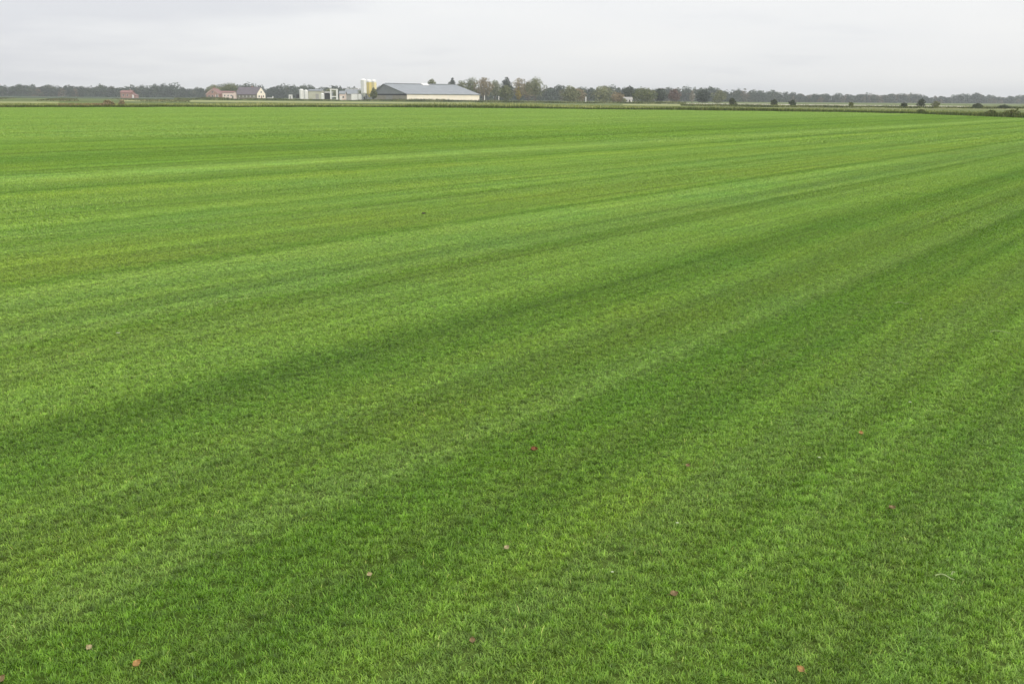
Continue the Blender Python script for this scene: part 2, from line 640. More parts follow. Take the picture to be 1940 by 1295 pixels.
_ep = list(range(-700, 2200, 10))
_ed = [edge_depth(p) for p in _ep]


def EDGE_D(px):
    return float(np.interp(px, _ep, _ed))


def rough_stuff(name, label, cat, px0, px1, back0, back1, n, L, wd, stops, clump=6.0, tint0=0.0):
    px = RNG.uniform(px0, px1, n)
    u = RNG.random(n)
    pts, tint, ls = [], [], []
    ph = RNG.uniform(0, 6.28, 8)
    for k in range(n):
        q = at(px[k], 100.0)
        yy = EDGE_D(px[k])
        dd = yy + back0 + (back1 - back0) * u[k]
        x, y = q.x * dd / 100.0, dd
        c = sum(math.sin(x / clump * (0.35 + 0.31 * j) + y / clump * .2 * j + ph[j]) for j in range(5)) / 5
        pts.append((x, y))
        ls.append(max(.2, L * (1 + .55 * c) * float(np.interp(px[k], [60, 230, 730, 790, 990, 1080], [.62, .85, .85, 1.3, 1.3, .95]))))
        tint.append(min(1, max(0, .5 + .45 * c * (1 if k % 2 else -.3) + RNG.normal(0, .17) + tint0 * (u[k] - .5))))
    V, F, C = tall_blades(pts, ls, wd)
    me = np_mesh(name, V, F, C, {'tint': ('FLOAT', np.repeat(tint, 5))}, foliage_mat(name, stops))
    return tag(link(name, me, 'stuff'), label, cat)


rough_stuff('ditch_grass', 'dark green rough grass fringe along the far edge of the turf', 'grass', -650, 2150, -.7, 5, 18000, .40, .08,
            [(0, (.035, .060, .012)), (.6, (.080, .110, .022)), (1, (.15, .16, .045))])
rough_stuff('tall_dry_grass', 'tall straw coloured dry grass on the bank behind the ditch', 'grass', -650, 2150, 5, 45, 26000, .50, .10,
            [(0, (.11, .155, .035)), (.5, (.25, .29, .08)), (1, (.50, .49, .20))], 12.0)
rough_stuff('reed_bed', 'reddish brown reeds along the ditch at the left', 'reeds', 108, 216, 8, 30, 1700, .60, .09,
            [(0, (.13, .095, .045)), (.6, (.27, .18, .10)), (1, (.42, .32, .17))], 14.0)

def low_growth(name, label, px0, px1, d0, d1, n, L, wd, stops, clump, thresh=-.1):
    """patchy weeds, nettles and low hedge growth round yards and along boundaries"""
    ph = RNG.uniform(0, 6.28, 8)
    pts, ls, tint = [], [], []
    while len(pts) < n:
        px, d = RNG.uniform(px0, px1), RNG.uniform(d0, d1)
        p = at(px, d)
        c = sum(math.sin(p.x / clump * (.4 + .37 * j) + p.y / clump * (.2 + .15 * j) + ph[j]) for j in range(6)) / 3
        if c < thresh:
            continue
        pts.append((p.x, p.y))
        ls.append(L * min(1.6, .45 + .55 * (c - thresh)))
        tint.append(min(1, max(0, .45 + .25 * math.sin(p.x / clump * 2.3 + ph[7]) + RNG.normal(0, .18))))
    V, F, C = tall_blades(pts, ls, wd, .5)
    me = np_mesh(name, V, F, C, {'tint': ('FLOAT', np.repeat(tint, 5))}, foliage_mat(name, stops))
    return tag(link(name, me, 'stuff'), label, 'weeds')


GREENS = [(0, (.045, .065, .020)), (.55, (.11, .135, .040)), (1, (.26, .26, .10))]
low_growth('yard_weeds', 'patchy weeds and rough grass in front of the farm buildings', 330, 900, 470, 545, 10000, 1.0, .32, GREENS, 6)
low_growth('hedge_growth', 'low patchy hedge growth linking the dark bushes at the right', 1290, 2150, 270, 345, 10000, .62, .22, GREENS, 7)
low_growth('track_weeds', 'rough weeds beside the pale track right of the barn', 900, 1300, 420, 520, 7000, .85, .28, GREENS, 6)
low_growth('meadow_weeds', 'rough tufts in the meadows at the left', -300, 360, 300, 520, 5000, .42, .28, [(0, (.06, .08, .03)), (.6, (.14, .15, .06)), (1, (.30, .24, .13))], 9)

# ------------------------------------------------------------------ trees
def leaf_cloud(lobes, n, leaf, tint_lo, tint_hi):
    """leaf clumps (quads) spread through a set of ellipsoid lobes (x,y,z,rx,ry,rz)"""
    lb = np.array(lobes)
    wts = (lb[:, 3] * lb[:, 4] + lb[:, 5] * lb[:, 3])
    li = RNG.choice(len(lb), n, p=wts / wts.sum())
    g = RNG.normal(0, 1, (n, 3))
    g /= np.linalg.norm(g, axis=1)[:, None]
    rr = RNG.uniform(.45, 1.08, n) ** .6
    c = lb[li, :3] + g * lb[li, 3:] * rr[:, None]
    nrm = g + RNG.normal(0, .7, (n, 3))
    nrm /= np.linalg.norm(nrm, axis=1)[:, None]
    a = np.cross(nrm, RNG.normal(0, 1, (n, 3)))
    a /= np.linalg.norm(a, axis=1)[:, None] + 1e-9
    b = np.cross(nrm, a)
    s = leaf * RNG.uniform(.5, 1.3, n)[:, None]
    V = np.stack([c - a * s * .5, c - b * s * .35, c + a * s * .5, c + b * s * .35], 1)
    V[:, :, 2] = np.maximum(V[:, :, 2], 0.02)
    lt = RNG.uniform(tint_lo, tint_hi, len(lb))
    t = (lt[li] + RNG.normal(0, .13, n)).clip(0, 1)
    return V.reshape(-1, 3), np.arange(4 * n), np.full(n, 4), np.repeat(t, 4)


FOL = {
    'dark': foliage_mat('dark_foliage', [(0, (.022, .036, .020)), (.6, (.046, .066, .034)), (1, (.075, .095, .048))]),
    'bushy': foliage_mat('bush_foliage', [(0, (.030, .042, .018)), (.6, (.058, .075, .030)), (1, (.095, .11, .045))]),
    'green': foliage_mat('green_foliage', [(0, (.065, .085, .022)), (.6, (.135, .160, .045)), (1, (.23, .235, .075))]),
    'tan': foliage_mat('tan_foliage', [(0, (.15, .125, .065)), (.6, (.30, .245, .135)), (1, (.42, .35, .20))]),
    'grey': foliage_mat('grey_green_foliage', [(0, (.10, .115, .050)), (.6, (.20, .215, .095)), (1, (.31, .32, .16))]),
    'yellow': foliage_mat('yellow_foliage', [(0, (.17, .14, .020)), (.6, (.30, .24, .035)), (1, (.42, .33, .06))]),
    'pale': foliage_mat('pale_foliage', [(0, (.20, .19, .14)), (.6, (.32, .31, .25)), (1, (.42, .41, .34))]),
    'rust': foliage_mat('rust_foliage', [(0, (.07, .05, .035)), (.6, (.15, .095, .065)), (1, (.24, .14, .09))]),
    'wood': foliage_mat('mixed_wood_foliage', [(0, (.034, .054, .028)), (.35, (.050, .078, .038)), (.6, (.072, .104, .048)), (.8, (.105, .115, .055)), (1, (.16, .120, .066))]),
}
BARK = plain('bark', (.10, .08, .06), 0.9, .2, 3)


def tree(px, depth, top_y, width_px, kind, name, label, cat='tree', group=None, shape='round', clear=0.18, n=420, leaf=.55):
    h = hgt(px, top_y, depth)
    w = width_px * depth / F_PX
    t = thing(name, at(px, depth), random.uniform(0, 6), label, cat, group)
    lobes = []
    nl = 9 if shape != 'bush' else 6
    z0 = h * clear
    for k in range(nl):
        f = (k + .5) / nl
        z = z0 + (h - z0) * (.15 + .72 * f)
        if shape == 'column':
            prof = .8 * math.sin(math.pi * (.15 + .8 * f)) + .2
        elif shape == 'cone':
            prof = 1.05 * (1 - f) + .12
        elif shape == 'bush':
            prof = .55 * math.sin(math.pi * (.25 + .6 * f)) + .35
        else:
            prof = math.sin(math.pi * (.18 + .70 * f))
        rad = w / 2 * prof
        a = k * 2.4 + random.uniform(-.5, .5)
        off = rad * random.uniform(.15, .55)
        r = max(.25, rad * random.uniform(.6, .85))
        lobes.append((off * math.cos(a), off * math.sin(a), min(z, h - r * .45), r, r, min(r * random.uniform(.7, 1.0), (h - z0) * .3)))
        if shape == 'round' and k % 2:
            lobes.append((-off * 1.2 * math.cos(a), -off * 1.2 * math.sin(a), z * random.uniform(.85, 1.0), r * .8, r * .8, r * .7))
    lobes.append((0, 0, h - w * .12, w * .16, w * .16, w * .13))
    V, F, C, T = leaf_cloud(lobes, int(n * 3.2), leaf * 1.5, .2, .85)
    me = np_mesh('crown', V, F, C, {'tint': ('FLOAT', T)}, FOL[kind])
    link('crown', me, None, t)
    mb = MB()
    r = max(.05, h * .018)
    mb.tube((0, 0, -.05), (0, 0, h * .45), r * 1.4, r)
    mb.tube((0, 0, h * .45), (random.uniform(-.3, .3), 0, h * .85), r, r * .3)
    for k in range(5):
        a = k * 1.9
        z = h * (.25 + .1 * k)
        mb.tube((0, 0, z), (w * .3 * math.cos(a), w * .3 * math.sin(a), z + h * .18), r * .5, r * .15, 5)
    mb.build('trunk', BARK, t)
    return t


def wood(name, label, tops, dist, px0, px1, step_m, rows, tan=0.1):
    """a far wood that reads as one mass: overlapping crowns of many trees, each with its trunk"""
    Vs, Fs, Cs, Ts = [], [], [], []
    base = 0
    tv = MB()
    px = px0
    while px < px1:
        d = np.interp(px, *zip(*dist))
        hh = hgt(px, np.interp(px, *zip(*tops)), d)
        wave = 1 + .06 * math.sin(px * .045) + .05 * math.sin(px * .13 + 2) + .04 * math.sin(px * .31)
        for r in range(rows):
            dd = d + r * 14 + random.uniform(-5, 5)
            p = at(px + random.uniform(-4, 4), dd)
            h = hh * wave * random.choice((random.uniform(.74, .92), random.uniform(.80, 1.0), random.uniform(.72, 1.03)))
            if r == 0:
                h *= random.uniform(.55, .9)
            w = random.uniform(.55, .95) * min(h, 12)
            lobes = [(p.x, p.y, h * .80, w * .34, w * .34, h * .19), (p.x + random.uniform(-2, 2), p.y, h * .55, w * .5, w * .4, h * .26),
                     (p.x + random.uniform(-3, 3), p.y - 1, h * .28, w * .5, w * .4, h * .24)]
            lobes.append((p.x + random.uniform(-3, 3), p.y - 3, h * .10, w * .6, w * .4, h * .14))
            for j in range(3):
                lobes.append((p.x + random.uniform(-.4, .4) * w, p.y + random.uniform(-2, 2), h * random.uniform(.35, .80), w * .26, w * .26, h * .12))
            tb = random.uniform(.72, .98) if random.random() < tan else random.uniform(.05, .62)
            V, F, C, T = leaf_cloud(lobes, 300, 1.5, max(0, tb - .12), min(1, tb + .12))
            Vs.append(V); Fs.append(F + base); Cs.append(C); Ts.append(T)
            base += len(V)
            V0 = tv.add([], [])
            tv.tube((p.x, p.y, -.05), (p.x, p.y, h * .6), .22, .12, 5)
        px += step_m * F_PX / d * random.uniform(.7, 1.3)
    # trunks join the same mass
    tvv = np.array(tv.v, np.float32)
    for f in tv.f:
        Fs.append(np.array(f) + base); Cs.append(np.array([len(f)]))
    Vs.append(tvv); Ts.append(np.full(len(tvv), .7))
    me = np_mesh(name, np.concatenate(Vs), np.concatenate(Fs), np.concatenate(Cs), {'tint': ('FLOAT', np.concatenate(Ts))}, FOL['wood'])
    tag(link(name, me, 'stuff'), label, 'wood')


wood('far_wood', 'long dark grey green wood on the horizon behind the farm at the left',
     [(-500, 160), (-100, 162), (0, 162), (36, 161), (41, 156), (50, 160), (90, 159), (110, 160), (160, 162), (215, 161), (232, 163), (262, 159), (300, 160), (328, 156), (340, 162), (350, 166), (392, 164),
      (402, 159), (480, 158), (495, 160), (503, 165), (528, 163), (534, 157), (556, 157), (562, 161), (580, 160), (600, 166), (628, 163), (640, 159), (652, 161), (684, 163), (740, 164), (870, 166)],
     [(-500, 1020), (400, 1050), (870, 1000)], -500, 870, 4.6, 4, .06)
wood('far_wood', 'long grey brown autumn wood on the horizon running off to the right',
     [(840, 166), (1020, 163), (1060, 161), (1110, 161), (1165, 162), (1178, 165), (1185, 162), (1230, 165), (1290, 165), (1340, 163), (1375, 167), (1420, 170), (1442, 173), (1462, 170), (1480, 174), (1504, 174),
      (1530, 177), (1600, 178), (1642, 175), (1655, 178), (1732, 176), (1745, 180), (1800, 182), (1813, 176), (1830, 177), (1850, 175), (1872, 180), (1892, 183), (1920, 179), (1980, 181), (2450, 183)],
     [(840, 860), (1200, 900), (1500, 1150), (1940, 1400), (2450, 1500)], 840, 2450, 5.2, 4, .22)

tree(818, 640, 151, 24, 'grey', 'tree', 'tree top peeping over the barn roof behind its white ridge vent', clear=.3)
tree(857, 660, 149.5, 17, 'dark', 'tree', 'narrow dark tree behind the right end of the barn roof')
tree(873, 700, 154, 24, 'grey', 'tree', 'low grey green tree between two taller ones past the barn ridge')
tree(892, 650, 148.5, 38, 'green', 'tree', 'olive green round tree just right of the barn')
tree(916, 640, 149, 38, 'tan', 'tree', 'tan autumn tree right of the barn with thin pinkish foliage', n=520)
tree(938, 690, 153, 28, 'grey', 'tree', 'small grey tree in the gap between the tan tree and the dark blue green tree')
tree(960, 640, 148.5, 28, 'dark', 'tree', 'dark blue green tree standing high among paler autumn trees', clear=.08, n=560)
tree(958, 610, 163, 30, 'green', 'tree', 'green bushy tree in front of the dark blue green tree', clear=.05)
tree(984, 650, 150, 32, 'tan', 'tree', 'tan autumn tree between the dark blue green tree and the tall olive tree')
tree(982, 600, 166, 10, 'yellow', 'tree', 'slim bright yellow tree standing before the tan ones', shape='column', clear=.04, n=260, leaf=.45)
tree(1014, 620, 147.5, 38, 'grey', 'tree', 'tall olive grey tree, the last high crown right of the barn', n=560)
tree(1000, 640, 154, 26, 'tan', 'tree', 'brownish small tree tucked against the tall olive grey tree')
tree(1080, 560, 166, 44, 'grey', 'tree', 'wide grey brown tree left of the white post', clear=.05, n=520)
tree(1142, 560, 165, 50, 'grey', 'tree', 'wide pale olive tree between the white post and the white cottage', clear=.05, n=520)
tree(1170, 545, 176, 30, 'tan', 'tree', 'low tan shrubby tree left of the white cottage', clear=.02)
tree(1192, 600, 164, 26, 'dark', 'tree', 'dark tree rising straight behind the white cottage', clear=.1)
tree(1222, 560, 169, 50, 'green', 'tree', 'broad dark green tree right of the white cottage', clear=.03, n=560)
tree(1250, 590, 168, 26, 'dark', 'tree', 'dark tree between the broad green tree and the rust red tree', clear=.03)
tree(1277, 640, 170, 26, 'rust', 'tree', 'faintly rust red autumn tree right of the white cottage', clear=.05, n=380)
tree(1094, 590, 169, 34, 'tan', 'tree', 'tan autumn tree directly behind the wide grey brown tree', clear=.05)
tree(1311, 520, 172.5, 10, 'pale', 'tree', 'slender pale grey tree standing in front of the wood', shape='column', clear=.03, n=320, leaf=.4)
tree(1332, 600, 172, 30, 'dark', 'tree', 'dark round tree just right of the slender pale tree', clear=.03)
tree(1362, 620, 173, 34, 'grey', 'tree', 'grey olive tree above the dark bushes right of the slender pale tree', clear=.03)
tree(692, 560 + 46, 168, 24, 'green', 'tree', 'olive tree behind the feed silos', clear=.05)
tree(708, 552, 167, 13, 'green', 'tree', 'slim olive tree squeezed between the feed silos and the barn gable', shape='column', clear=.05, n=260)
tree(436, 720, 160, 46, 'green', 'tree', 'round green tree behind the white low house', clear=.1, n=520)
tree(405, 720, 161, 26, 'grey', 'tree', 'grey green tree behind the red brick gable', clear=.1)
tree(626, 650, 169, 30, 'grey', 'tree', 'bare looking grey tree behind the white frame', clear=.1)

BUSH = 'bushes along the hedge line at the right'
for px, d, ty, w, lab, kd in [
    (1388, 330, 186.8, 19, 'dark square looking bush, first bush right of the slender pale tree', 'bushy'),
    (1467, 330, 189.4, 16, 'dark green bush second along the hedge line from the slender pale tree', 'bushy'),
    (1502, 320, 189.6, 16, 'small round blackish bush right beside a dark green bush', 'dark'),
    (1613, 300, 194, 10, 'tiny low bush before the far wood, left of the dry strip', 'green'),
    (1714, 300, 195.5, 14, 'low dark bush left of the tall pair of bushes', 'bushy'),
    (1746, 320, 188.4, 18, 'tallest dark bush of the hedge line, leafy and loose', 'bushy'),
    (1774, 310, 192.4, 17, 'round grey green bush right beside the tallest bush', 'grey'),
    (1853, 290, 196, 18, 'flat topped dark bush, second from the right picture edge', 'bushy'),
    (1904, 280, 198, 30, 'wide low dark bush nearest the right picture edge', 'bushy')]:
    tree(px, d, ty, w, kd, 'bush', lab, 'bush', BUSH, 'bush', .0, 200, .26)
CL = 'dark weed clumps on the ditch bank'
for px, back, hh, w, lab in [
    (205, 10, .95, 1.9, 'dark brown weed clump among the reeds left of the red cottage'),
    (229, 16, .95, 1.2, 'small dark weed clump directly below the red cottage'),
    (1747, 7, .6, 1.6, 'dark upright weed clump on the bank below the tallest bush'),
    (1880, 3, .75, 1.8, 'dark green weed clump on the bank at the far right'),
    (1921, 3, .95, 2.6, 'largest dark green weed clump at the right end of the field edge')]:
    dd = EDGE_D(px) + back
    tree(px, dd, hy(px) - (hh - CAM_H) * F_PX / dd, w * F_PX / dd, 'green' if px > 1000 else 'tan', 'weed_clump', lab, 'weeds', CL, 'bush', .0, 240, .14)

# ------------------------------------------------------------------ materials of the buildings
M_roofgrey = plain('grey_sheet_roof', (.25, .27, .278), .55, .08, .3)
M_clad = plain('slate_cladding', (.24, .258, .26), .6, .08, .3)
M_cream = plain('cream_wall', (.86, .775, .645), .7, .03, .2)
M_white = plain('white_paint', (.80, .79, .75), .6, .06, .5)
M_tan = plain('tan_wall', (.36, .325, .25), .8, .10, .3)
M_dark = plain('dark_opening', (.022, .022, .020), .8, .2, 1)
M_redtrim = plain('dull_red_trim', (.20, .085, .07), .7, .1, 1)
M_brick = plain('red_brick', (.37, .225, .175), .85, .12, .8)
M_redtile = plain('red_roof_tiles', (.26, .135, .115), .75, .12, .9)
M_purple = plain('grey_purple_tiles', (.16, .135, .145), .7, .1, .6)
M_beige = plain('beige_sheet', (.50, .49, .38), .7, .08, .3)
M_silo = plain('cream_silo', (.80, .70, .37), .45, .06, .3)
M_silo2 = plain('yellow_silo', (.66, .53, .17), .45, .06, .3)
M_steel = plain('galvanised_steel', (.42, .43, .43), .45, .1, 1, metallic=.4)
M_glass, _nt, _b = new_mat('window_glass')
_b.inputs['Base Color'].default_value = (.03, .035, .04, 1)
_b.inputs['Roughness'].default_value = .08
M_pink = plain('pink_render', (.74, .60, .53), .8, .06, .4)
M_concrete = plain('concrete', (.36, .35, .32), .85, .1, .5)


def gable_house(t, L, W, eave, ridge, walls, roof, ro=.5, over=.35, ends=None, thick=.18):
    """local x along the ridge (0..L), y across (0 near .. W far); ro = ridge position across the width"""
    ry = W * ro
    MB().prism([(0, -.05), (W, -.05), (W, eave), (ry, ridge - .12), (0, eave)], 'x', 0, L).build('wall', walls, t)
    sl1, sl2 = (ridge - eave) / ry, (ridge - eave) / (W - ry)
    a = (-over, eave - over * sl1 + .1)
    b = (W + over, eave - over * sl2 + .1)
    poly = [a, (ry, ridge + .1), b, (b[0], b[1] + thick), (ry, ridge + .1 + thick), (a[0], a[1] + thick)]
    return MB().prism(poly, 'x', -over, L + over).build('roof', roof, t)


def window(t, x0, x1, y, z0, z1, axis='y', sign=-1):
    """framed window on a wall facing -y (axis 'y') or +x (axis 'x')"""
    d = .04 * sign
    fr = MB()
    e = .09
    rects = [(x0, x1, z0, z0 + e), (x0, x1, z1 - e, z1), (x0, x0 + e, z0 + e, z1 - e), (x1 - e, x1, z0 + e, z1 - e)]
    for a0, a1, b0, b1 in rects:
        if axis == 'y':
            fr.box(a0, a1, min(y, y + 2 * d), max(y, y + 2 * d), b0, b1)
        else:
            fr.box(min(y, y + 2 * d), max(y, y + 2 * d), a0, a1, b0, b1)
    f = fr.build('window', M_white, t)
    g = MB()
    if axis == 'y':
        g.box(x0 + e, x1 - e, min(y, y + d), max(y, y + d), z0 + e, z1 - e)
    else:
        g.box(min(y, y + d), max(y, y + d), x0 + e, x1 - e, z0 + e, z1 - e)
    g.build('pane', M_glass, f)


def panel(t, name, mat, x0, x1, y, z0, z1, axis='y', sign=-1, th=.06):
    m = MB()
    lo, hi = min(y, y + th * sign), max(y, y + th * sign)
    if axis == 'y':
        m.box(x0, x1, lo, hi, z0, z1)
    else:
        m.box(lo, hi, x0, x1, z0, z1)
    return m.build(name, mat, t)


# --- the big grey-roofed barn
a = R(38)
D = 560.0
S = F_PX / D
Lb, Wb = 134 / S / math.cos(a) * .97, 66 / S / math.sin(a) * 1.12
t = thing('barn', at(771, D), a, 'large livestock barn with grey sheet roof and long cream side wall', 'barn')
eave, ridge, ro = 3.6, 9.0, .68
ry = Wb * ro
mb = MB().prism([(0.12, -.05), (Wb, -.05), (Wb, eave), (0.12, eave)], 'x', .0, Lb)
mb.build('wall', M_tan, t)
panel(t, 'side_cladding', M_cream, .0, Lb, .12, .35, eave - .12, th=.12)
panel(t, 'plinth', M_concrete, .0, Lb, .12, -.05, .35, th=.16)
panel(t, 'eave_trim', M_redtrim, -.2, Lb + .2, -.02, eave - .14, eave + .05, th=.10)
for k in range(1, 9):
    panel(t, 'post', M_white, Lb * k / 9 - .09, Lb * k / 9 + .09, 0, .35, eave - .14, th=.05)
MB().prism([(0.0, eave), (Wb, eave), (ry, ridge - .1)], 'x', .0, .2).build('gable', M_clad, t)
MB().prism([(0.0, eave), (Wb, eave), (ry, ridge - .1)], 'x', Lb - .2, Lb).build('gable', M_clad, t)
MB().box(-.14, -.02, 0.2, Wb - .2, eave - .75, eave + .05).build('fascia', M_dark, t)
panel(t, 'door', M_concrete, Wb * .42, Wb * .62, -.02, 0, eave - .8, axis='x', sign=-1, th=.08)
sl1, sl2 = (ridge - eave) / ry, (ridge - eave) / (Wb - ry)
ov = .6
poly = [(-ov, eave - ov * sl1 + .06), (ry, ridge), (Wb + ov, eave - ov * sl2 + .06), (Wb + ov, eave - ov * sl2 + .26), (ry, ridge + .2), (-ov, eave - ov * sl1 + .26)]
rf = MB().prism(poly, 'x', -.5, Lb + .5).build('roof', M_roofgrey, t)
MB().box(1, Lb - 1, ry - .5, ry + .5, ridge + .21, ridge + .55).build('ridge_cap', M_roofgrey, rf)
MB().prism([(ry - 2.6, ridge - 2.6 * sl1 + .24), (ry - .3, ridge - .3 * sl1 + .24), (ry - .3, ridge + .75), (ry - 2.6, ridge - 2.6 * sl1 + .45)], 'x', Lb * .50, Lb * .59).build('skylight', M_white, rf)

# --- feed silos
def silo(px, depth, top_y, bot_y, w_px, mat, label, cone=True):
    s = F_PX / depth
    r = w_px / 2 / s
    zt, zb = hgt(px, top_y, depth), hgt(px, bot_y, depth)
    t = thing('feed_silo', at(px, depth), 0, label, 'silo', 'feed silos beside the barn')
    MB().lathe([(r, zb), (r, zt - r * .5), (r * .45, zt - .12), (r * .3, zt)], seg=28).build('tank', mat, t)
    MB().lathe([(r * 1.03, zt - r * .5 - .8), (r * 1.03, zt - r * .46), (r * .48, zt - .06), (r * .3, zt + .06)], seg=28).build('cap', M_white, t)  # white shell added to paint the overexposed glare on the silo top
    MB().lathe([(.25, zb - r * 1.25), (r * .96, zb - .005)], seg=28).build('hopper', mat, t)
    for k in range(4):
        an = math.pi / 4 + k * math.pi / 2
        MB().tube((r * .92 * math.cos(an), r * .92 * math.sin(an), -.05), (r * .92 * math.cos(an), r * .92 * math.sin(an), zb + .4), .10, seg=6).build('leg', M_steel, t)
    ld = MB()
    for sx in (-.22, .22):
        ld.tube((sx, -r - .14, .3), (sx, -r - .14, zt - r * .5), .035, seg=5)
    z = .5
    while z < zt - r * .5:
        ld.tube((-.22, -r - .14, z), (.22, -r - .14, z), .02, seg=5)
        z += .4
    ld.build('ladder', M_steel, t)
    return t


silo(689.5, 556, 151.5, 177, 10.5, M_white, 'tall off white feed silo on legs, leftmost of the silos by the barn')
silo(699.5, 562, 152.5, 178, 10.0, M_silo2, 'yellow ochre feed silo on legs between a white one and a cream one')
silo(709, 568, 153, 170, 9.5, M_silo, 'cream feed silo half hidden behind the barn gable')
t = thing('auger_shed', at(698, 566), 0, 'dark low lean-to shed under and behind the feed silos', 'shed')
MB().box(-4.4, 2.2, 5.5, 8.5, -.05, 2.9).build('wall', M_clad, t)
MB().prism([(5.2, 2.9), (8.9, 3.5), (8.9, 3.65), (5.2, 3.05)], 'x', -4.7, 2.5).build('roof', M_dark, t)
panel(t, 'door', M_dark, -3.5, -1.2, 5.5, 0, 2.4)

# --- farm yard left of the silos, from right to left
D2 = 585.0
S2 = F_PX / D2


def wpx(n, d=D2):
    return n * d / F_PX


t = thing('long_shed', at(654, 612), R(2), 'long low grey roofed shed between the pink hut and the silos', 'shed')
gable_house(t, wpx(34, 612), 9, 3.5, 6.0, M_concrete, M_roofgrey)
MB().box(.3, wpx(34, 612) - .3, 4.2, 4.8, 6.25, 6.5).build('ridge_cap', M_white, t)
t = thing('white_wall', at(665.5, 580), 0, 'white rendered yard wall left of the silos', 'wall')
W_ = wpx(19, 580)
MB().box(0, W_, 0, .35, -.05, 3.5).build('wall', M_white, t)
MB().box(-.06, W_ + .06, -.06, .41, 3.5, 3.62).build('coping', M_concrete, t)
MB().box(W_ * .62, W_ * .68, -.10, .0, 0, 3.48).build('pier', M_concrete, t)
t = thing('hut', at(643, 580), 0, 'small pinkish white hut with grey pitched roof', 'hut')
gable_house(t, wpx(10.5, 580), 4.5, 3.5, 4.8, M_pink, M_roofgrey)
panel(t, 'door', M_white, .4, 1.3, 0, .02, 2.2)
window(t, 1.7, 2.7, 0, 1.2, 2.2)
panel(t, 'side_wall', M_redtrim, .1, 4.2, 0, 0, 3.2, axis='x', sign=-1)
t = thing('loading_frame', at(625.5, 578), 0, 'tall white open steel frame left of the pink hut', 'frame')
w_ = wpx(14, 578)
hfr = hgt(630, 169.5, 578)
for x_, wd_ in ((0, .7), (w_ - .9, .9)):
    MB().box(x_, x_ + wd_, 0, .7, -.05, hfr - .5).build('post', M_white, t)
MB().box(-.1, w_ + .1, -.02, .72, hfr - .5, hfr).build('beam', M_white, t)
MB().box(.7, w_ - .9, .1, .5, 1.7, 2.2).build('rail', M_white, t)
t = thing('open_shed', at(613.5, 592), 0, 'black mouthed open shed between the white tank and the white frame', 'shed')
w_ = wpx(14, 592)
m = MB()
m.box(0, .25, 0, 6, -.05, 3.9); m.box(w_ - .25, w_, 0, 6, -.05, 3.9); m.box(.25, w_ - .25, 5.75, 6, -.05, 3.9)
m.build('wall', M_clad, t)
MB().prism([(-.3, 3.9), (6.3, 4.6), (6.3, 4.75), (-.3, 4.05)], 'x', -.3, w_ + .3).build('roof', M_concrete, t)
panel(t, 'door', M_dark, .25, w_ - .25, .6, 0, 3.4)  # dark sheet across the open mouth, painting the shade inside
TG = 'white storage tanks in the farm yard'


def tank(px, d, ty, w, label, mat=None):
    r = wpx(w, d) / 2
    h = hgt(px, ty, d)
    t = thing('storage_tank', at(px, d), 0, label, 'tank', TG)
    MB().lathe([(r, .3), (r, h - r * .5), (r * .75, h - r * .15), (r * .25, h)], seg=24).build('body', mat or M_white, t)
    MB().lathe([(r * 1.08, -.05), (r * 1.08, .3)], seg=24).build('base', M_concrete, t)
    MB().tube((r * .7, -r * .75, .2), (r * .7, -r * .75, h - r * .6), .06, seg=6).build('pipe', M_steel, t)
    return t


tank(571.5, 580, 169.5, 8, 'tallest white storage tank at the left end of the farm yard')
tank(580, 586, 171, 7.5, 'second white storage tank, touching the beige shed')
tank(611, 582, 177, 6.5, 'short white storage tank at the right corner of the beige shed')
t = thing('beige_shed', at(584.5, 590), 0, 'beige flat fronted shed behind two white tanks', 'shed')
w_ = wpx(24, 590)
gable_house(t, w_, 9, 4.9, 5.6, M_beige, M_roofgrey)
panel(t, 'door', M_concrete, w_ * .55, w_ * .80, 0, .02, 3.4)
t = thing('trailer', at(561.5, 592), 0, 'dark covered farm trailer parked left of the tallest white tank', 'trailer')
MB().box(0, 2.4, 0, 4.5, .9, 3.1).build('body', M_dark, t)
MB().box(.1, 2.3, .1, 4.6, .68, .9).build('chassis', M_steel, t)
for x_ in (0.05, 2.1):
    m = MB()
    m.v = []
    vs = MB().lathe([(.42, 0), (.46, .06), (.46, .19), (.42, .25)], seg=18)
    rot = [(x_ + z, 1.4 + x, .45 + y) for x, y, z in vs.v]
    m.add(rot, vs.f)
    m.build('wheel', M_dark, t)
t = thing('utility_box', at(547, 600), 0, 'small grey white cabinet standing alone left of the farm yard', 'cabinet')
MB().box(0, 1.9, 0, 1.6, -.05, 2.6).build('body', M_white, t)
MB().prism([(-.15, 2.6), (1.75, 2.6), (.8, 3.0)], 'x', -.15, 2.05).build('roof', M_concrete, t)
panel(t, 'door', M_concrete, .5, 1.4, 0, .05, 2.1)

# --- the farmhouse group further left
D3 = 680.0
t = thing('brick_house', at(391, D3), R(0), 'red brick house with its gable towards the field', 'house')
w_ = wpx(23, D3)
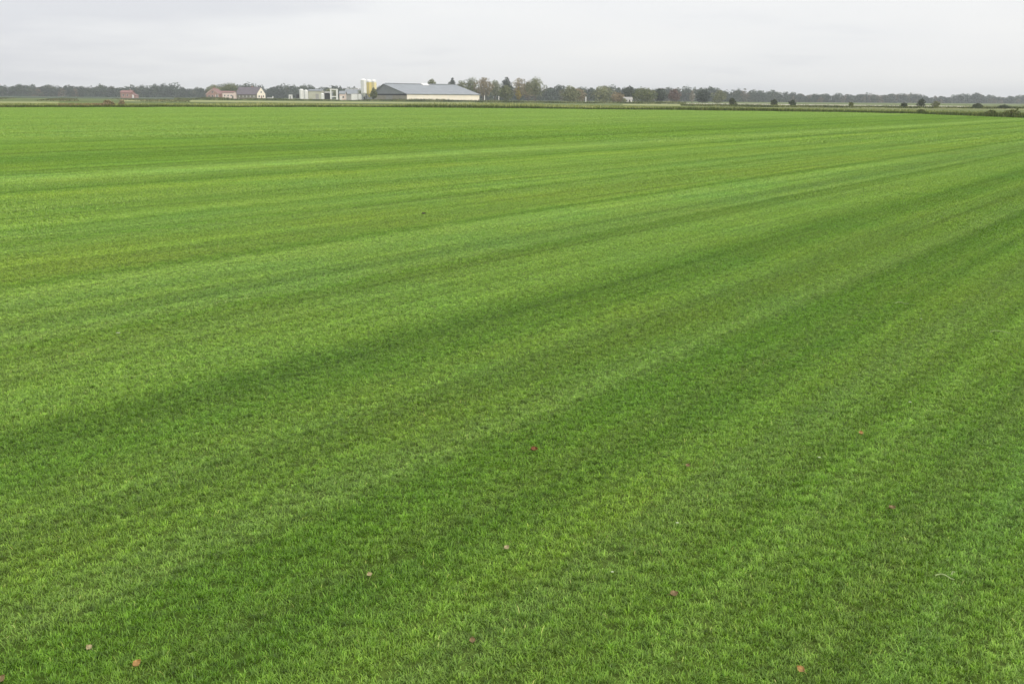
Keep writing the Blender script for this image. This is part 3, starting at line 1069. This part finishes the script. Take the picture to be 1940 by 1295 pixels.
# ridge runs away from the viewer: build with x across
H_e, H_r = 3.2, hgt(401, 169.2, D3)
Lh = 13
MB().prism([(0, -.05), (w_, -.05), (w_, H_e), (w_ / 2, H_r - .12), (0, H_e)], 'y', 0, Lh).build('wall', M_brick, t)
sl = (H_r - H_e) / (w_ / 2)
rf = MB().prism([(-.5, H_e - .5 * sl + .08), (w_ / 2, H_r), (w_ + .5, H_e - .5 * sl + .08), (w_ + .5, H_e - .5 * sl + .3), (w_ / 2, H_r + .22), (-.5, H_e - .5 * sl + .3)], 'y', -.3, Lh).build('roof', M_redtile, t)
MB().box(w_ / 2 - .4, w_ / 2 + .4, 4, 4.8, H_r - .1, H_r + 1.0).build('chimney', M_brick, rf)
MB().prism([(-.5, H_e - .5 * sl + .05), (w_ / 2, H_r - .03), (w_ + .5, H_e - .5 * sl + .05), (w_ + .5, H_e - .5 * sl - .2), (w_ / 2, H_r - .32), (-.5, H_e - .5 * sl - .2)], 'y', -.38, -.31).build('bargeboard', M_pink, t)
window(t, 1.2, 2.4, 0, 1.0, 2.3)
window(t, 3.4, 4.6, 0, 1.0, 2.3)
window(t, w_ / 2 - .6, w_ / 2 + .6, 0, 3.7, 4.8)
panel(t, 'door_frame', M_white, 6.1, 6.5, 0, 0, 2.7)
panel(t, 'door_frame', M_white, 7.4, 7.8, 0, 0, 2.7)
panel(t, 'door', M_dark, 6.5, 7.4, 0, 0, 2.5)
t = thing('brick_annex', at(414.2, D3 + 2), 0, 'dark red brick annex joining the brick gable to the white house', 'annex')
w_ = wpx(7, D3)
MB().box(.05, w_, 0, 8, -.05, 3.0).build('wall', M_brick, t)
MB().prism([(-.3, 3.0), (5, 4.9), (5, 5.1), (-.3, 3.2)], 'x', .05, w_ + 3).build('roof', M_redtile, t)

t = thing('white_house', at(421.6, D3 - 8), 0, 'low white house with a thin dark red roof and small windows', 'house')
w_ = wpx(20.5, D3)
gable_house(t, w_, 6.5, 3.9, 4.7, M_pink, M_redtile)
for x_ in (1.0, 3.2, 5.2):
    window(t, x_, x_ + .9, 0, 1.5, 2.6)
panel(t, 'door', M_dark, 6.3, 7.0, 0, 0.02, 2.1)
t = thing('farmhouse', at(487.2, D3), R(-52), 'large old farmhouse with steep grey purple roof and cream right gable', 'farmhouse')
Lf, Wf = 24.0, 6.6
# local x runs back to the left, y runs along the gable
t.rotation_euler.z = 0
ga = R(50)
t.rotation_euler.z = ga
He, Hr = 3.4, hgt(494, 166.5, D3)
# gable wall lies along local +x, house body extends along local +y (back-left)
m = MB().prism([(0, -.05), (Wf, -.05), (Wf, He), (Wf / 2, Hr - .12), (0, He)], 'y', .12, Lf)
m.build('wall', M_tan, t)
MB().prism([(0, -.05), (Wf, -.05), (Wf, He), (Wf / 2, Hr - .12), (0, He)], 'y', 0, .12).build('gable', M_cream, t)
sl = (Hr - He) / (Wf / 2)
rf = MB().prism([(-.6, He - .6 * sl + .08), (Wf / 2, Hr), (Wf + .6, He - .6 * sl + .08), (Wf + .6, He - .6 * sl + .3), (Wf / 2, Hr + .22), (-.6, He - .6 * sl + .3)], 'y', .02, Lf + .2).build('roof', M_purple, t)
MB().box(Wf / 2 - .4, Wf / 2 + .4, 9, 9.8, Hr - .1, Hr + .9).build('chimney', M_brick, rf)
window(t, 1.0, 2.2, 0, 1.0, 2.4)
window(t, 4.5, 5.5, 0, 1.0, 2.4)
window(t, Wf / 2 - .5, Wf / 2 + .5, 0, 3.9, 5.0)
panel(t, 'door', M_redtrim, 3.0, 3.9, 0, .02, 2.2)
for y_ in (3, 7, 11, 15, 19):
    panel(t, 'window', M_white, y_, y_ + 1.0, 0, 1.1, 2.3, axis='x', sign=-1)

# --- low pale farm vehicle right of the farmhouse
t = thing('flatbed_trailer', at(506, 640), 0, 'low pale flatbed trailer parked right of the cream gable', 'trailer')
w_ = wpx(10, 640)
MB().box(0, w_, 0, 2.2, .7, 1.0).build('bed', M_white, t)
MB().box(w_ - .12, w_, .05, 2.15, 1.0, 1.9).build('headboard', M_white, t)
for x_ in (.8, 1.8):
    m = MB()
    vs = MB().lathe([(.36, 0), (.4, .05), (.4, .2), (.36, .25)], seg=16)
    m.add([(x_ + x, .1 + z, .38 + y) for x, y, z in vs.v], vs.f)
    m.build('wheel', M_dark, t)
MB().tube((w_, 1.1, .75), (w_ + 1.1, 1.1, .55), .07).build('drawbar', M_steel, t)

# --- red cottage at the left
D4 = 700.0
t = thing('red_cottage', at(228.5, D4), 0, 'small red brick cottage standing alone in the fields at the left', 'cottage')
w_ = wpx(20, D4)
rf = gable_house(t, w_, 6, 3.4, hgt(235, 172.5, D4), M_brick, M_redtile)
MB().box(w_ * .75, w_ * .75 + .6, 2.7, 3.3, hgt(235, 172.5, D4) + .2, hgt(235, 172.5, D4) + .9).build('chimney', M_brick, rf)
window(t, 1.3, 2.4, 0, 1.2, 2.4)
window(t, 4.0, 5.1, 0, 1.2, 2.4)
MB().prism([(w_ + .02, -.05), (w_ + 2.7, -.05), (w_ + 2.7, 1.7), (w_ + .02, 3.2)], 'y', .3, 5.5).build('lean_to', M_brick, t)
panel(t, 'door', M_white, w_ + .4, w_ + 1.4, .3, 0, 2.2)
MB().prism([(w_ + .02, 3.22), (w_ + 3.0, 1.55), (w_ + 3.0, 1.7), (w_ + .02, 3.37)], 'y', .05, 5.8).build('lean_to_roof', M_redtile, t)

# --- white cottage and posts at the right
tree(1183, 500, 186.5, 9, 'grey', 'bush', 'small grey bush in front of the white cottage', 'bush', None, 'bush', .0, 160, .3)
t = thing('white_cottage', at(1183, 520), 0, 'little white cottage among trees right of the barn', 'cottage')
w_ = wpx(14, 520)
gable_house(t, w_, 3.5, 1.5, 2.6, M_white, M_concrete)
window(t, .8, 1.6, 0, .7, 1.4)
panel(t, 'door', M_dark, 2.3, 2.9, 0, 0, 1.5)
PG = 'white posts along the track'
for px, d, ty, lab in [(918, 500, 181.5, 'white post right beside the corner of the barn'),
                       (945, 500, 182.5, 'white post below the dark blue green tree, right of the barn'),
                       (1110, 480, 183.5, 'white post between two wide grey trees')]:
    h = hgt(px, ty, d)
    t = thing('post', at(px, d), 0, lab, 'post', PG)
    MB().box(-.16, .16, -.16, .16, -.05, h - .15).build('shaft', M_white, t)
    MB().lathe([(.24, h - .15), (.05, h)], seg=4).build('cap', M_white, t)

# ------------------------------------------------------------------ leaves and straws lying on the turf
def leaf_mat(name, col):
    m, nt, b = new_mat(name)
    tc = nn(nt, 'ShaderNodeTexCoord')
    n = noise(nt, tc.outputs['Object'], 90, 4)
    nt.links.new(ramp(nt, n, [(.3, tuple(v * .55 for v in col)), (.65, tuple(min(.8, v * 1.15) for v in col))]), b.inputs['Base Color'])
    b.inputs['Roughness'].default_value = .6
    return m


LM = {'orange': leaf_mat('orange_leaf', (.35, .20, .06)), 'red': leaf_mat('red_leaf', (.19, .07, .018)), 'brown': leaf_mat('brown_leaf', (.19, .13, .05)),
      'pale': leaf_mat('pale_leaf', (.36, .30, .15)), 'straw': leaf_mat('straw', (.28, .36, .13)), 'dark': leaf_mat('dark_leaf', (.05, .035, .02)),
      'white': leaf_mat('white_petal', (.40, .46, .26))}


def leaf_thing(px, py, size, colour, label, rz, tilt):
    p = ground(px, py)
    # sits on the tips of the blades, so nearer by the sward's height
    hz = .014
    size *= .88
    k = (CAM_H - hz) / CAM_H
    p = Vector((p.x * k, p.y * k, hz))
    t = thing('fallen_leaf', p, rz, label, 'leaf', 'fallen leaves on the turf')
    t.rotation_euler = (Matrix.Rotation(tilt, 3, 'X') @ Matrix.Rotation(rz, 3, 'Z')).to_euler()
    n = 9
    vs, fs = [], []
    for i in range(n):
        u = i / (n - 1)
        w = .42 * math.sin(math.pi * u ** .8) * (1 + .13 * math.sin(u * 21)) + .015
        x = (u - .5) * size
        for j, s in enumerate((-1, -.5, 0, .5, 1)):
            z = size * (.20 * s * s * (1 if colour != 'red' else 1.6) + .14 * (u - .5) ** 2 * 2)
            vs.append((x, s * w * size, z))
    for i in range(n - 1):
        for j in range(4):
            fs.append((i * 5 + j, i * 5 + j + 1, i * 5 + 6 + j, i * 5 + 5 + j))
    m = MB().add(vs, fs).build('blade', LM[colour], t)
    sm = m.modifiers.new('thickness', 'SOLIDIFY')
    sm.thickness = .0006
    MB().tube((-.5 * size, 0, size * .07), (-.86 * size, .06 * size, size * .12), size * .03, size * .02, 5).build('stem', LM[colour], t)


for args in [
    (260, 1256, .032, 'orange', 'orange brown curled leaf near the bottom left corner', .9, .5),
    (169, 1226, .026, 'pale', 'pale yellow leaf left above the orange brown leaf', 2.6, .4),
    (3, 1286, .032, 'brown', 'pinkish brown leaf cut by the left picture edge', 1.2, .45),
    (1012, 852, .040, 'red', 'dark red leaf, the only red one, in the middle of the turf', .1, .35),
    (960, 1037, .027, 'pale', 'cream tan leaf below the dark red leaf', .7, .4),
    (895, 1212, .026, 'brown', 'dull brown leaf in the bottom middle of the turf', 1.6, .5),
    (1277, 1125, .036, 'brown', 'ragged brown leaf on a dark stripe right of the middle', .3, .3),
    (1516, 1267, .030, 'orange', 'orange leaf at the bottom right with a pale edge', 2.4, .5),
    (1303, 882, .030, 'brown', 'faint brown leaf up and left from the ragged brown leaf', 1.0, .3),
    (1690, 962, .036, 'brown', 'brown leaf lying flat at the right, below a pinkish speck', .2, .2),
    (1631, 820, .032, 'orange', 'small pinkish orange leaf high on the right side', 1.4, .4),
    (803, 405, .07, 'dark', 'blackish leaf far out on the yellowish stripe', .1, .3),
    (700, 1088, .026, 'pale', 'buff leaf sunk in grass left of the bottom middle', 2.0, .3)]:
    leaf_thing(*args)


def straw_thing(px, py, length, label, rz, bend=.12):
    p = ground(px, py)
    k = (CAM_H - .020) / CAM_H
    t = MB()
    pts = [((u - .5) * length, bend * length * math.sin(math.pi * u), .006 * math.sin(5 * u)) for u in [i / 6 for i in range(7)]]
    for a_, b_ in zip(pts, pts[1:]):
        t.tube(a_, b_, .0028, .0025, 6)
    ob = t.build('straw', LM['straw'], None, (p.x * k, p.y * k, .020), rz)
    tag(ob, label, 'straw', 'dry straws on the turf')


straw_thing(1709, 574, .12, 'pale dry straw lying on the right side, the upper of two', -.05)
straw_thing(1895, 629, .15, 'pale bent straw close to the right picture edge', -.15, .2)
straw_thing(1790, 1092, .065, 'thin yellowish straw low at the right', -.35)
straw_thing(1806, 1084, .045, 'short straw slanting beside a thin yellowish one', .9, .03)


def petal_thing(px, py, size, label):
    p = ground(px, py)
    k = (CAM_H - .019) / CAM_H
    size *= .6
    m = MB()
    for j in range(5):
        a_ = j * 1.2566
        c, s = math.cos(a_), math.sin(a_)
        pts = [(0, 0, 0), (.35, -.22, .10), (.5, 0, .16), (.35, .22, .10)]
        m.add([((c * x - s * y) * size, (s * x + c * y) * size, z * size + .004) for x, y, z in pts], [(0, 1, 2, 3)])
    ob = m.build('daisy', LM['white'], None, (p.x * k, p.y * k, .019))
    sm = ob.modifiers.new('thickness', 'SOLIDIFY')
    sm.thickness = .0008
    tag(ob, label, 'flower', 'white specks of daisies in the turf')


for args in [(1745, 605, .035, 'whitish daisy speck below the upper straw at the right'),
             (1552, 868, .026, 'cream daisy speck between two brownish leaves at the right'),
             (1724, 763, .032, 'whitish daisy speck above the pinkish orange leaf'),
             (1283, 992, .024, 'pale daisy speck above the ragged brown leaf'),
             (224, 632, .05, 'white daisy speck far out at the left'),
             (1160, 1085, .022, 'pale green white daisy speck left of the ragged brown leaf')]:
    petal_thing(*args)

# ------------------------------------------------------------------ light and sky
SUN_EL, SUN_AZ = R(34), R(140)         # azimuth clockwise from +Y: behind the camera, to the right
w = bpy.data.worlds.new("World")
scene.world = w
w.use_nodes = True
nt = w.node_tree
bg = nt.nodes['Background']
bg.inputs[1].default_value = 0.10
sky = nn(nt, 'ShaderNodeTexSky', sky_type='NISHITA')
sky.sun_disc = False
sky.sun_elevation = SUN_EL
sky.sun_rotation = SUN_AZ
geo = nn(nt, 'ShaderNodeTexCoord')
sep = nn(nt, 'ShaderNodeSeparateXYZ')
nt.links.new(geo.outputs['Generated'], sep.inputs[0])
z = math_node(nt, 'MAXIMUM', sep.outputs[2], 0.0)
# cloud deck seen in perspective
den = math_node(nt, 'ADD', z, 0.10)
cx = math_node(nt, 'DIVIDE', sep.outputs[0], den)
cy = math_node(nt, 'DIVIDE', sep.outputs[1], den)
cv = nn(nt, 'ShaderNodeCombineXYZ')
nt.links.new(cx, cv.inputs[0])
nt.links.new(cy, cv.inputs[1])
n1 = noise(nt, cv.outputs[0], 0.42, 5, 0.5)
# the thicker bank of cloud hangs over the left
lean = math_node(nt, 'MULTIPLY_ADD', sep.outputs[0], -.9, math_node(nt, 'MULTIPLY_ADD', z, 1.6, -.25))
n1 = math_node(nt, 'SUBTRACT', n1, math_node(nt, 'MULTIPLY', math_node(nt, 'MAXIMUM', lean, 0), 1.6))
lum = math_node(nt, 'MULTIPLY_ADD', z, 8.0, 9.0)
deck = ramp(nt, n1, [(0.25, (.82, .83, .87)), (0.43, (.97, .975, .985)), (0.54, (1.0, 1.0, 1.0)), (0.70, (1.04, 1.035, 1.02))])
lc = nn(nt, 'ShaderNodeCombineColor')
for i in range(3):
    nt.links.new(lum, lc.inputs[i])
cloud = mixc(nt, 1.0, deck, lc.outputs[0], 'MULTIPLY')
nt.links.new(mixc(nt, 0.94, sky.outputs[0], cloud), bg.inputs[0])

sd = bpy.data.lights.new('sun', 'SUN')
sd.energy = 2.0
sd.angle = R(10)
sd.color = (1.0, .95, .87)
so = bpy.data.objects.new('sun', sd)
COL.objects.link(so)
v = Vector((math.sin(SUN_AZ) * math.cos(SUN_EL), math.cos(SUN_AZ) * math.cos(SUN_EL), math.sin(SUN_EL)))
so.rotation_euler = v.to_track_quat('Z', 'Y').to_euler()
so.location = v * 50

# ------------------------------------------------------------------ the air
HAZE = 0.00025
if HAZE:
    hm = bpy.data.materials.new('haze')
    hm.use_nodes = True
    hn = hm.node_tree
    hn.nodes.remove(hn.nodes['Principled BSDF'])
    pv = nn(hn, 'ShaderNodeVolumePrincipled')
    pv.inputs['Color'].default_value = (.88, .92, .94, 1)
    pv.inputs['Density'].default_value = HAZE
    hn.links.new(pv.outputs[0], hn.nodes['Material Output'].inputs['Volume'])
    hb = MB().box(-2600, 2600, -150, 2600, -1.1, 32).build('haze', hm)
    hb['kind'] = 'stuff'
    hb['label'] = 'thin pale autumn haze greying the far woods'
    hb['category'] = 'haze'
